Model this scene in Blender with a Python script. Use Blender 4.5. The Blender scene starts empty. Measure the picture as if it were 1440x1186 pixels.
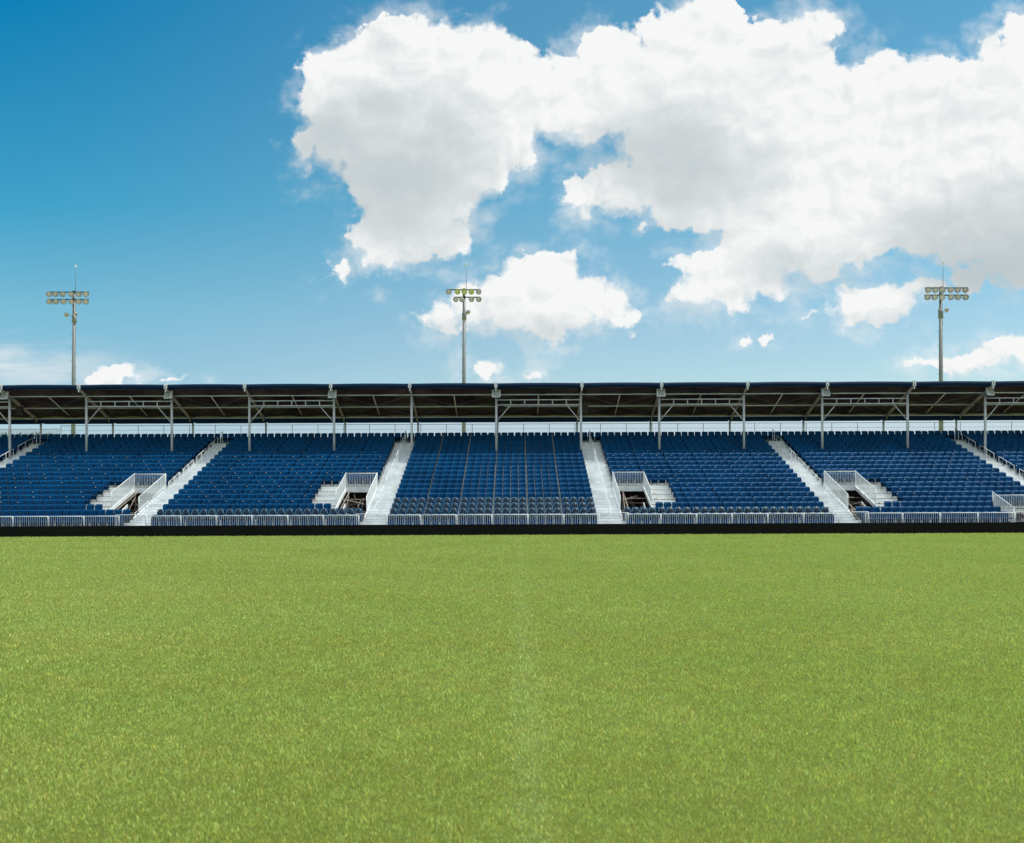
import bpy, math, random
import numpy as np
from mathutils import Vector, Matrix
R = math.radians
random.seed(7); rng = np.random.default_rng(7)
S = bpy.context.scene; COL = S.collection

# ------------------------------------------------------------------ camera
F = 1262.0; PX = 726.0; PY = 715.0            # focal length and vanishing point measured on the 1440 px photograph
EYE = 1.5
cd = bpy.data.cameras.new('camera'); cam = bpy.data.objects.new('camera', cd); COL.objects.link(cam)
cam.location = (0, 0, EYE); cam.rotation_euler = (math.pi/2, 0.0040, 0)
cd.sensor_width = 36; cd.lens = F/1440*36; cd.shift_x = -6/1440; cd.shift_y = 122/1440
cd.clip_start = .1; cd.clip_end = 20000
cd.dof.use_dof = True; cd.dof.focus_distance = 58; cd.dof.aperture_fstop = 3.4
S.camera = cam
S.render.resolution_x = 1024; S.render.resolution_y = 843
S.view_settings.view_transform = 'Standard'; S.view_settings.look = 'None'
S.view_settings.exposure = 0.0; S.view_settings.gamma = 1

# ------------------------------------------------------------------ sun
SUN = Vector((0.36, 0.03, 0.93)).normalized()
sl = bpy.data.lights.new('sun', 'SUN'); sl.energy = 4.8; sl.angle = R(.55); sl.color = (1, .955, .88)
so = bpy.data.objects.new('sun', sl); COL.objects.link(so)
so.rotation_euler = (-SUN).to_track_quat('-Z', 'Y').to_euler(); so.location = (20, -10, 60)

# ------------------------------------------------------------------ node helper
class NT:
    def __init__(s, tree): s.t = tree; s.n = tree.nodes; s.l = tree.links
    def new(s, typ, **kw):
        n = s.n.new(typ)
        for k, v in kw.items(): setattr(n, k, v)
        return n
    def put(s, sock, v):
        if isinstance(v, bpy.types.NodeSocket): s.l.new(v, sock)
        else: sock.default_value = v
    def math(s, op, a, b=None, c=None, clamp=False):
        n = s.new('ShaderNodeMath', operation=op); n.use_clamp = clamp
        s.put(n.inputs[0], a)
        if b is not None: s.put(n.inputs[1], b)
        if c is not None: s.put(n.inputs[2], c)
        return n.outputs[0]
    def vmath(s, op, a, b=None, sc=None, c=None):
        n = s.new('ShaderNodeVectorMath', operation=op); s.put(n.inputs[0], a)
        if b is not None: s.put(n.inputs[1], b)
        if c is not None: s.put(n.inputs[2], c)
        if sc is not None: s.put(n.inputs['Scale'], sc)
        return n.outputs['Value'] if op in ('LENGTH', 'DOT_PRODUCT', 'DISTANCE') else n.outputs[0]
    def noise(s, v, scale, detail=4, rough=.5, dist=0, dim='3D'):
        n = s.new('ShaderNodeTexNoise'); n.noise_dimensions = dim; s.put(n.inputs['Vector'], v)
        n.inputs['Scale'].default_value = scale; n.inputs['Detail'].default_value = detail
        n.inputs['Roughness'].default_value = rough; n.inputs['Distortion'].default_value = dist
        return n.outputs['Fac'], n.outputs['Color']
    def ramp(s, v, a, b, c=0., d=1., smooth=True):
        n = s.new('ShaderNodeMapRange'); n.interpolation_type = 'SMOOTHSTEP' if smooth else 'LINEAR'
        s.put(n.inputs['Value'], v)
        for i, x in enumerate((a, b, c, d)): s.put(n.inputs[i+1], x)
        return n.outputs[0]
    def mix(s, f, a, b, mode='MIX'):
        n = s.new('ShaderNodeMix', data_type='RGBA', blend_type=mode)
        s.put(n.inputs[0], f)
        for k, v in ((6, a), (7, b)):
            s.put(n.inputs[k], v if isinstance(v, bpy.types.NodeSocket) else (*v, 1))
        return n.outputs[2]

# ------------------------------------------------------------------ world: physical sky with cumulus clouds, laid out by direction
W = bpy.data.worlds.new('World'); S.world = W; W.use_nodes = True
w = NT(W.node_tree); w.n.clear()
sky = w.new('ShaderNodeTexSky', sky_type='NISHITA'); sky.sun_disc = False
sky.sun_elevation = math.asin(SUN.z); sky.sun_rotation = math.atan2(SUN.x, SUN.y)
sky.air_density = 1.0; sky.dust_density = .6; sky.ozone_density = 2.2; sky.altitude = 0
SKY_STRENGTH = .12

# lobes of the three large clouds: centre and radius, in units of 100 photograph pixels seen from the camera's direction
LOBES = [(4.62,1.02,.40),(4.55,1.5,.42),(4.75,2.0,.45),(5.2,.95,.55),(5.75,.75,.60),(6.3,.83,.60),(6.9,.95,.60),(7.4,1.25,.56),(7.75,1.6,.43),(8.08,1.87,.24),(6.9,1.6,.75),(6.2,1.6,.85),(5.5,1.6,.8),(7.2,1.95,.48),
 (5.4,2.4,.62),(6.1,2.4,.75),(6.75,2.2,.62),(5.5,3.0,.50),(6.0,3.0,.58),(6.35,2.7,.50),(5.38,3.62,.33),(5.8,3.42,.40),(6.25,3.32,.36),(6.47,3.5,.17),(6.9,2.68,.18),
 (8.05,1.15,.38),(8.5,.9,.50),(8.9,1.0,.50),(8.2,1.6,.40),(8.7,1.5,.48),(9.5,.55,.5),(10.0,.5,.6),(9.4,1.2,.7),(10.2,1.2,.75),(10.9,.85,.6),(11.3,.7,.5),(11.55,.35,.28),(11.2,1.4,.65),(11.75,1.7,.55),(12.2,1.3,.42),(12.5,.88,.26),(12.4,1.2,.33),
 (9.2,2.0,.52),(9.0,2.55,.50),(8.55,2.65,.33),(8.22,2.8,.23),(9.6,2.2,.8),(9.6,2.72,.52),(10.3,2.1,.8),(10.2,2.6,.48),(9.9,2.98,.30),(11.0,2.1,.8),(10.9,2.8,.55),(11.7,2.2,.75),(12.5,2.0,.75),(13.1,1.6,.8),(13.7,1.5,.75),(14.2,.95,.52),(14.35,.52,.36),(14.3,1.8,.9),(13.2,2.4,.9),(14.2,2.8,.9),(15.2,1.5,1),(15.2,2.8,1.1),
 (13.3,3.05,.5),(14.0,3.25,.55),(14.6,3.35,.6),(12.4,3.0,.52),(11.8,3.2,.55),(11.2,3.4,.58),(10.6,3.6,.52),(10.0,3.88,.42),(9.65,4.15,.27),(10.3,4.05,.33),(10.9,3.92,.33),(11.5,3.72,.36),(12.0,3.45,.33),
 (7.4,3.95,.42),(7.8,4.05,.48),(7.2,4.35,.42),(6.7,4.42,.32),(6.25,4.47,.22),(7.6,4.35,.36),(8.3,4.2,.38),(8.1,4.4,.3),(8.7,4.38,.26),(6.9,4.5,.26),(6.0,4.45,.13),(9.0,4.42,.12),(8.0,4.4,.3),(5.05,2.25,.3),(10.42,2.95,.42),(13.7,3.25,.6),(12.9,3.2,.5),(12.3,2.9,.6),(11.4,3.2,.6),(10.9,3.3,.55),(10.5,3.3,.4),(14.0,3.6,.4),(14.7,3.7,.4),(7.1,4.25,.45),(6.6,4.3,.35),(6.3,4.4,.28),(8.5,4.3,.36),(7.6,4.4,.42),(10.0,4.1,.3),(11.0,4.05,.25),(11.6,3.85,.3),(12.2,3.5,.3),(8.75,1.35,.5),(8.0,1.5,.45),(14.3,3.45,.6),(11.9,2.7,.5),(11.3,2.8,.5),(12.9,2.9,.5),(12.8,1.25,.3),(11.6,1.3,.5),(8.95,1.55,.45),(4.9,1.5,.5),(5.25,3.3,.28)]
#        cx    cy    rx   ry   rot(deg) weight
EL = [(8.33,2.72,.58,.30,-28),(8.8,2.62,.45,.5,0),(9.05,3.18,.13,.07,0),(9.85,4.05,.5,.36,-12),(9.62,3.72,.25,.14,-20),(10.1,3.75,.45,.3,-20),
      (12.3,4.32,.85,.30,-8),(12.85,4.1,.5,.16,-14),(13.6,3.95,.3,.2,30),(13.85,5.08,.75,.22,-6),(14.1,4.92,.3,.2,-10),(14.6,5.0,.5,.28,0),
      (1.62,5.33,.5,.13,0),(1.7,5.24,.28,.09,0),(6.85,5.2,.27,.14,-8),(7.55,5.27,.24,.08,0),(10.45,4.83,.16,.06,-5),(10.78,4.84,.1,.05,-5),
      (11.35,4.43,.11,.05,-10),(2.35,5.36,.24,.04,0),
      (13.1,5.16,.35,.05,0),(4.4,2.0,.3,.5,0),(4.85,3.82,.2,.14,-10),(8.75,4.5,.3,.14,0)]

# the density field is a node group so that it can be sampled twice (here, and a little towards the sun)
def field(name):
    g = bpy.data.node_groups.new(name, 'ShaderNodeTree')
    g.interface.new_socket('P', in_out='INPUT', socket_type='NodeSocketVector')
    g.interface.new_socket('D', in_out='OUTPUT', socket_type='NodeSocketFloat')
    g.interface.new_socket('S', in_out='OUTPUT', socket_type='NodeSocketFloat')
    t = NT(g); gi = t.new('NodeGroupInput'); go = t.new('NodeGroupOutput')
    P0 = gi.outputs[0]
    _, c1 = t.noise(P0, 1.7, 1, .5, dim='2D'); _, c2 = t.noise(P0, 6.0, 4, .58, dim='2D')
    wv = t.vmath('ADD', t.vmath('MULTIPLY', t.vmath('SUBTRACT', c1, (.5,.5,.5)), (.34,.34,0)), t.vmath('MULTIPLY', t.vmath('SUBTRACT', c2, (.5,.5,.5)), (.20,.20,0)))
    Pw = t.vmath('ADD', P0, wv)
    best = None
    def seq(vec, after):     # evaluate in sequence: keeps the shader's working stack small
        return t.vmath('MULTIPLY_ADD', after, (1e-7, 1e-7, 1e-7), None, vec)
    for q, (cx, cy, r) in enumerate(LOBES):
        if best is not None and q % 4 == 0: Pw = seq(Pw, best)
        d_ = t.math('SUBTRACT', r, t.vmath('DISTANCE', Pw, (cx, cy, 0)))
        best = d_ if best is None else t.math('SMOOTH_MAX', best, d_, .22)
    for q, (cx, cy, rx, ry, rot) in enumerate(EL):
        if q % 2 == 0: Pw = seq(Pw, best)
        m = t.new('ShaderNodeMapping', vector_type='TEXTURE')
        t.put(m.inputs[0], Pw); m.inputs['Location'].default_value = (cx, cy, 0)
        m.inputs['Rotation'].default_value = (0, 0, R(rot)); m.inputs['Scale'].default_value = (rx, ry, 1)
        L = t.vmath('LENGTH', m.outputs[0]); k = max(min(rx, ry)*1.2, .12)
        best = t.math('MAXIMUM', best, t.math('MULTIPLY_ADD', L, -k, k))
    best = t.math('ADD', best, t.math('MULTIPLY', t.math('MAXIMUM', best, 0.), .9))
    Pw = seq(Pw, best)
    vo = t.new('ShaderNodeTexVoronoi', feature='F1'); vo.voronoi_dimensions = '2D'; t.put(vo.inputs['Vector'], Pw); vo.inputs['Scale'].default_value = 3.4
    vo.inputs['Detail'].default_value = 1.0; vo.inputs['Roughness'].default_value = .5
    S_ = t.math('ADD', best, t.math('MULTIPLY', t.math('SUBTRACT', VB, vo.outputs['Distance']), .17))
    f3, _ = t.noise(seq(P0, S_), 7, 4, .55, dim='2D')
    d = t.math('ADD', S_, t.math('MULTIPLY', t.math('SUBTRACT', f3, .5), .24))
    t.l.new(d, go.inputs[0]); t.l.new(S_, go.inputs[1])
    return g
VB = .66
gA = field('cloud_field')

tc = w.new('ShaderNodeTexCoord'); sp = w.new('ShaderNodeSeparateXYZ'); w.l.new(tc.outputs['Generated'], sp.inputs[0])
yy = w.math('MAXIMUM', sp.outputs[1], .15)
cxy = w.new('ShaderNodeCombineXYZ')
w.put(cxy.inputs[0], w.math('MULTIPLY_ADD', w.math('DIVIDE', sp.outputs[0], yy), F/100, PX/100))
w.put(cxy.inputs[1], w.math('MULTIPLY_ADD', w.math('DIVIDE', sp.outputs[2], yy), -F/100, PY/100))
P = cxy.outputs[0]; sxy = w.new('ShaderNodeSeparateXYZ'); w.l.new(P, sxy.inputs[0])
def grp(v):
    n = w.new('ShaderNodeGroup'); n.node_tree = gA; w.l.new(v, n.inputs[0]); return n.outputs[0], n.outputs[1]
E3 = (1e-7, 1e-7, 1e-7)
D1, Ds = grp(P); _, D2 = grp(w.vmath('ADD', w.vmath('MULTIPLY_ADD', D1, E3, None, P), (.12, -.24, 0)))
P = w.vmath('MULTIPLY_ADD', D2, E3, None, P)
soft, _ = w.noise(P, 1.1, 2, .5, dim='2D')
edge = w.ramp(soft, .36, .64, .09, .46)
# undersides and left flanks fray more than the sunlit tops
rel = w.math('SUBTRACT', w.math('MINIMUM', Ds, .45), w.math('MINIMUM', D2, .45))
edge = w.math('MULTIPLY', edge, w.ramp(rel, -.12, .12, 1.25, .55))
alpha = w.ramp(D1, -.04, edge)
vw, _ = w.noise(w.vmath('MULTIPLY', P, (.8, 1.2, 1)), 1.6, 4, .52, .15, dim='2D')
veil2 = w.math('MULTIPLY', w.ramp(D1, -.38, .12, 0., .5), w.ramp(vw, .40, .68))
alpha = w.math('MAXIMUM', alpha, veil2)
big, _ = w.noise(P, .9, 3, .55, .3, dim='2D')
med, _ = w.noise(w.vmath('MULTIPLY', P, (1, 1.3, 1)), 2.2, 4, .55, .5, dim='2D')
med2, _ = w.noise(w.vmath('ADD', w.vmath('MULTIPLY', P, (1, 1.3, 1)), (.10, -.24, 0)), 2.2, 4, .55, .5, dim='2D')
shade = None
for cx, cy, rx, ry, a in ((5.75,2.4,1.9,1.8,.95),(4.6,2.0,.8,.8,.7),(5.2,1.45,.7,.4,.35),(5.4,.6,.5,.25,.3),(9.6,2.35,2.0,1.4,.75),(8.6,2.2,.8,.5,.25),(14.2,3.5,2.6,1.3,1.15),(11.3,3.8,1.4,.55,.55),(7.2,4.65,1.6,.35,.35),(12.6,4.5,.8,.25,.3),(13.9,3.9,1.0,.4,.9),(13.4,1.6,1.2,.6,.12),(10.9,.9,.5,.4,.18)):
    if shade is not None: P = w.vmath('MULTIPLY_ADD', shade, E3, None, P)
    L = w.vmath('LENGTH', w.vmath('MULTIPLY', w.vmath('SUBTRACT', P, (cx, cy, 0)), (1/rx, 1/ry, 0)))
    s_ = w.ramp(L, 0., 1., a, 0.)
    shade = s_ if shade is None else w.math('ADD', shade, s_)
shade = w.math('MULTIPLY', shade, w.ramp(big, .25, .75, .5, 1.15))
shade = w.math('SUBTRACT', shade, w.math('MULTIPLY', rel, .30))
shade = w.math('SUBTRACT', shade, w.math('MULTIPLY', w.math('SUBTRACT', med, med2), .45))
shade = w.math('MAXIMUM', w.math('MULTIPLY_ADD', shade, 1.2, .03), 0.)
shade = w.math('SUBTRACT', 1., w.math('EXPONENT', w.math('MULTIPLY', shade, -1.75)))
ccol = w.mix(shade, (7.7, 7.8, 7.75), (4.25, 4.8, 5.0))
# sky colour: the physical sky, graded towards cyan and paler to the right and low down as in the photograph
cr = w.new('ShaderNodeValToRGB'); cl = w.new('ShaderNodeValToRGB')
for n, st in ((cl, ((0,(.04,.88,1.02)),(.40,(.42,1.08,1.02)),(.60,(1.12,1.17,1.01)),(.72,(1.30,1.07,.98)),(.85,(1.5,1.0,1.03)))), (cr, ((0,(.85,1.15,1.04)),(.4,(1.2,1.27,1.08)),(.66,(1.85,1.26,1.04)),(.75,(1.95,1.25,1.02)),(.85,(1.8,1.05,1.02))))):
    e = n.color_ramp.elements
    for k, (p, c) in enumerate(st):
        q = e[k] if k < 2 else e.new(p)
        q.position = p; q.color = (*[v/2 for v in c], 1)
    w.put(n.inputs[0], w.ramp(sxy.outputs[1], 0., 7.15, 0., 1., smooth=False))
grade = w.mix(w.ramp(sxy.outputs[0], -.5, 9., 0., 1.), cl.outputs[0], cr.outputs[0])
sc = w.vmath('MULTIPLY', w.vmath('MULTIPLY', sky.outputs[0], grade), (1.24, 2.0, 2.1))
# thin veil low on the left
vl = w.vmath('LENGTH', w.vmath('MULTIPLY', w.vmath('SUBTRACT', P, (.0, 5.1, 0)), (1/2.4, 1/.55, 0)))
vn, _ = w.noise(w.vmath('MULTIPLY', P, (.35, 2.2, 1)), 1.3, 4, .55, .3, dim='2D')
veil = w.math('MULTIPLY', w.ramp(vl, .1, 1., .8, 0.), w.ramp(vn, .32, .66, .1, 1.))
sc = w.mix(veil, sc, (6.3, 6.8, 7.0))
front = w.math('MULTIPLY', w.ramp(sp.outputs[1], .16, .3), w.ramp(sxy.outputs[1], -1.6, -.8)); up = w.ramp(sp.outputs[2], 0., .03)
# unseen brighter cumulus over the rest of the sky, added to lift the ambient light
gn, _ = w.noise(tc.outputs['Generated'], 2.6, 5, .58, .4)
ga = w.math('MULTIPLY', w.ramp(gn, .44, .56), w.math('SUBTRACT', 1., front))
alpha = w.math('MAXIMUM', w.math('MULTIPLY', w.math('MULTIPLY', alpha, front), up), w.math('MULTIPLY', ga, up))
ccol = w.mix(front, (8.8, 8.7, 8.5), ccol)
out = w.mix(alpha, sc, ccol)
bg = w.new('ShaderNodeBackground'); w.put(bg.inputs[0], out); bg.inputs[1].default_value = SKY_STRENGTH
wo = w.new('ShaderNodeOutputWorld'); w.l.new(bg.outputs[0], wo.inputs[0])
W.cycles.sampling_method = 'MANUAL'; W.cycles.sample_map_resolution = 512

# ------------------------------------------------------------------ materials
M = {}
def mat(name, col, rough=.6, metal=0., var=.1, scale=3., bump=0., spec=.5, coat=0.):
    m = bpy.data.materials.new(name); m.use_nodes = True; t = NT(m.node_tree)
    b = t.n['Principled BSDF']; tcn = t.new('ShaderNodeTexCoord')
    f, _ = t.noise(tcn.outputs['Object'], scale, 5, .6)
    k = t.ramp(f, .3, .7, 1-var, 1+var)
    c = t.mix(1., col, (1, 1, 1), 'MULTIPLY')
    cc = t.new('ShaderNodeVectorMath', operation='SCALE'); t.l.new(c, cc.inputs[0]); t.l.new(k, cc.inputs['Scale'])
    t.l.new(cc.outputs[0], b.inputs['Base Color'])
    b.inputs['Roughness'].default_value = rough; b.inputs['Metallic'].default_value = metal
    b.inputs['Specular IOR Level'].default_value = spec; b.inputs['Coat Weight'].default_value = coat
    if bump:
        bn = t.new('ShaderNodeBump'); bn.inputs['Strength'].default_value = bump; bn.inputs['Distance'].default_value = .01
        f2, _ = t.noise(tcn.outputs['Object'], scale*8, 4, .6); t.l.new(f2, bn.inputs['Height']); t.l.new(bn.outputs[0], b.inputs['Normal'])
    M[name] = m; return m
mat('white_rail', (.73,.77,.78), .45, .0, .08, 2)
mat('aluminium', (.77,.81,.82), .5, .0, .14, 1.2, .2)
mat('riser', (.70,.72,.70), .55, 0, .16, 1.1, .2)
mat('galvanised', (.58,.60,.64), .5, .1, .15, 2)
mat('divider_grey', (.34,.34,.31), .5)
mat('rail_beige', (.80,.70,.58), .5)
mat('galvanised_dark', (.20,.21,.21), .55, .3, .2, 2)
mat('seat_blue', (.0003,.049,.138), .46, 0, .16, .35, spec=.07)
mat('seat_pan_blue', (.0004,.052,.160), .50, 0, .12, .35, spec=.12)
mat('rim_blue', (.12,.28,.38), .35)
mat('seat_charcoal', (.003,.018,.042), .30, 0, .25, 2., spec=.35)
mat('seat_steel', (.10,.11,.12), .5, .3, .2, 2)
mat('tag_white', (.75,.76,.75), .5)
mat('black_cloth', (.0065,.0062,.006), .85, 0, .25, .4, .3, .2)
mat('navy_cloth', (.002,.018,.052), .7, 0, .1, .6, spec=.12)
mat('underside_brown_glow', (.060,.032,.032), .45, 0, .40, .7, .2, .2)  # brown glow of light bounced off the decks put into the cloth colour
mat('rafter_brown', (.50,.40,.33), .6, 0, .2, 2)
mat('scaffold_rust', (.27,.225,.19), .6, .2, .35, 2)
mat('dark_ground', (.10,.085,.07), .9, 0, .3, .8)
mat('tower_steel', (.15,.165,.17), .55, .1, .1, 1)
mat('tower_dark', (.06,.08,.08), .5, .3, .1, 1)
mat('lamp_lens', (.38,.34,.41), .5, .0, .25, 1.5)
mat('lamp_lens_yellow', (.40,.42,.10), .5, .0, .15, 2)
mat('flood_face', (.34,.37,.36), .4, .1, .25, 9)
mat('speaker_black', (.012,.012,.012), .7)
mat('bark', (.10,.075,.05), .9, 0, .3, 3, .5)
mat('leaf', (.055,.085,.022), .7, 0, .5, .5)
mat('palm_leaf', (.05,.06,.025), .7, 0, .4, .5)

def grass_mat(name, blades):
    m = bpy.data.materials.new(name); m.use_nodes = True; t = NT(m.node_tree); t.n.clear()
    o = t.new('ShaderNodeOutputMaterial'); geo = t.new('ShaderNodeNewGeometry'); pos = geo.outputs['Position']
    big, _ = t.noise(pos, .22, 4, .55); mid, _ = t.noise(pos, 2.2, 4, .6)
    s_ = t.vmath('MULTIPLY', pos, (.05, .55, 0)); band, _ = t.noise(s_, 1., 3, .5)
    base = t.mix(t.ramp(big, .3, .7), (.415,.490,.112), (.500,.565,.158))
    base = t.mix(t.ramp(mid, .35, .72, 0, .55), base, (.530,.540,.142))
    base = t.mix(t.ramp(band, .35, .65, 0, .5), base, (.430,.545,.142))
    # worn, faintly paler strip running away down the middle of the field
    sp = t.new('ShaderNodeSeparateXYZ'); t.l.new(pos, sp.inputs[0])
    cx = t.math('ABSOLUTE', t.math('SUBTRACT', t.math('MULTIPLY_ADD', sp.outputs[1], .002, .06), sp.outputs[0]))
    wd = t.math('MULTIPLY_ADD', sp.outputs[1], .002, .19)
    wn, _ = t.noise(pos, 3.5, 3, .6)
    line = t.math('MULTIPLY', t.ramp(cx, 0., wd, t.ramp(sp.outputs[1], 5., 22., .30, .15), 0.), t.ramp(wn, .3, .65, .35, 1.))
    base = t.mix(line, base, (.66,.76,.36))
    if blades:
        at = t.new('ShaderNodeAttribute', attribute_name='tint')
        base = t.mix(1., base, at.outputs['Color'], 'MULTIPLY')
        d1 = t.new('ShaderNodeBsdfPrincipled'); t.put(d1.inputs['Base Color'], base); d1.inputs['Roughness'].default_value = .5
        d1.inputs['Specular IOR Level'].default_value = .35
        tr = t.new('ShaderNodeBsdfTranslucent'); t.put(tr.inputs[0], t.mix(1., base, (1.1,1.2,.6), 'MULTIPLY'))
        mx = t.new('ShaderNodeMixShader'); mx.inputs[0].default_value = .35
        t.l.new(d1.outputs[0], mx.inputs[1]); t.l.new(tr.outputs[0], mx.inputs[2]); t.l.new(mx.outputs[0], o.inputs[0])
    else:
        base = t.mix(1., base, (.24,.26,.17), 'MULTIPLY') if name == 'thatch' else base
        fine, _ = t.noise(pos, 38, 5, .75); f4, _ = t.noise(t.vmath('MULTIPLY', pos, (1, .4, 1)), 11, 4, .7)
        k = t.math('MULTIPLY', t.ramp(fine, .3, .7, .80, 1.16), t.ramp(f4, .3, .7, .90, 1.07))
        sc_ = t.new('ShaderNodeVectorMath', operation='SCALE'); t.l.new(base, sc_.inputs[0]); t.l.new(k, sc_.inputs['Scale'])
        b = t.new('ShaderNodeBsdfPrincipled'); t.l.new(sc_.outputs[0], b.inputs['Base Color']); b.inputs['Roughness'].default_value = .9
        b.inputs['Specular IOR Level'].default_value = .1
        bn = t.new('ShaderNodeBump'); bn.inputs['Strength'].default_value = .5; bn.inputs['Distance'].default_value = .02
        t.l.new(fine, bn.inputs['Height']); t.l.new(bn.outputs[0], b.inputs['Normal']); t.l.new(b.outputs[0], o.inputs[0])
    M[name] = m
grass_mat('turf', False); grass_mat('thatch', False); grass_mat('grass_blades', True)

# ------------------------------------------------------------------ mesh helpers
class MB:
    def __init__(s): s.v = []; s.f = []; s.m = []; s.k = 0
    def add(s, vs, fs):
        b = len(s.v); s.v += [tuple(p) for p in vs]; s.f += [tuple(i+b for i in f) for f in fs]; s.m += [s.k]*len(fs); return s
    def box(s, x0, x1, y0, y1, z0, z1):
        return s.add([(x0,y0,z0),(x1,y0,z0),(x1,y1,z0),(x0,y1,z0),(x0,y0,z1),(x1,y0,z1),(x1,y1,z1),(x0,y1,z1)],
                     [(0,3,2,1),(4,5,6,7),(0,1,5,4),(1,2,6,5),(2,3,7,6),(3,0,4,7)])
    def tube(s, a, b, r, r2=None, n=8, cap=True):
        a = Vector(a); b = Vector(b); r2 = r if r2 is None else r2
        d = (b-a).normalized(); u = d.orthogonal().normalized() if abs(d.z) < .99 else Vector((1,0,0)); w_ = d.cross(u).normalized(); u = w_.cross(d)
        vs = [a+(u*math.cos(q)+w_*math.sin(q))*r for q in [2*math.pi*i/n for i in range(n)]] + [b+(u*math.cos(q)+w_*math.sin(q))*r2 for q in [2*math.pi*i/n for i in range(n)]]
        fs = [(i, (i+1) % n, n+(i+1) % n, n+i) for i in range(n)]
        if cap: fs += [tuple(range(n-1, -1, -1)), tuple(range(n, 2*n))]
        return s.add(vs, fs)
    def bar(s, a, b, wx, wz):            # square section bar
        a = Vector(a); b = Vector(b); d = (b-a).normalized(); up = Vector((0,0,1)) if abs(d.z) < .95 else Vector((0,1,0))
        u = d.cross(up).normalized()*wx/2; v = u.cross(d).normalized()*wz/2
        vs = [p+su*u+sv*v for p in (a, b) for su, sv in ((-1,-1),(1,-1),(1,1),(-1,1))]
        return s.add(vs, [(0,3,2,1),(4,5,6,7),(0,1,5,4),(1,2,6,5),(2,3,7,6),(3,0,4,7)])
    def build(s, name, mats, parent=None, smooth=False, loc=None):
        me = bpy.data.meshes.new(name)
        off = Vector(loc) if loc is not None else (parent['_w'] if False else Vector((0,0,0)))
        if parent is not None:
            q = parent; off = Vector((0,0,0))
            while q is not None: off = off + Vector(q.location); q = q.parent
        me.from_pydata([tuple(Vector(p)-off) for p in s.v], [], s.f)
        if not isinstance(mats, (list, tuple)): mats = [mats]
        for m in mats: me.materials.append(M[m])
        me.polygons.foreach_set('material_index', s.m)
        if smooth: me.polygons.foreach_set('use_smooth', [True]*len(s.f))
        me.update(); o = bpy.data.objects.new(name, me); COL.objects.link(o)
        if parent is not None: o.parent = parent
        elif loc is not None: o.location = loc
        return o
def tag(o, label=None, cat=None, group=None, kind=None):
    if label: o['label'] = label
    if cat: o['category'] = cat
    if group: o['group'] = group
    if kind: o['kind'] = kind
    return o
def empty(name, loc, label, cat, group=None):
    o = bpy.data.objects.new(name, None); o.empty_display_size = .2; COL.objects.link(o); o.location = loc
    return tag(o, label, cat, group)
def copy_tree(o, loc, label=None, group=None):
    c = o.copy(); COL.objects.link(c); c.location = loc
    if label: c['label'] = label
    if group: c['group'] = group
    for ch in list(o.children):
        d = ch.copy(); COL.objects.link(d); d.parent = c
        for gc in list(ch.children):
            e = gc.copy(); COL.objects.link(e); e.parent = d
    return c
ORD = ['first','second','third','fourth','fifth','sixth','seventh','eighth','ninth','tenth','eleventh','twelfth','thirteenth','fourteenth','fifteenth','sixteenth','seventeenth','eighteenth','nineteenth','twentieth','twenty-first','twenty-second','twenty-third','twenty-fourth','twenty-fifth','twenty-sixth']

# ------------------------------------------------------------------ ground
o = MB().add([(-4000,-4000,0),(4000,-4000,0),(4000,8000,0),(-4000,8000,0)], [(0,1,2,3)]).build('ground', 'turf'); tag(o, kind='structure')
o = MB().add([(-90,-70,.004),(90,-70,.004),(90,50.02,.004),(-90,50.02,.004)], [(0,1,2,3)]).build('pitch', 'thatch'); tag(o, kind='structure')
o = MB().add([(-60,50.05,.006),(60,50.05,.006),(60,75,.006),(-60,75,.006)], [(0,1,2,3)]).build('service_ground', 'dark_ground'); tag(o, kind='structure')

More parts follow.
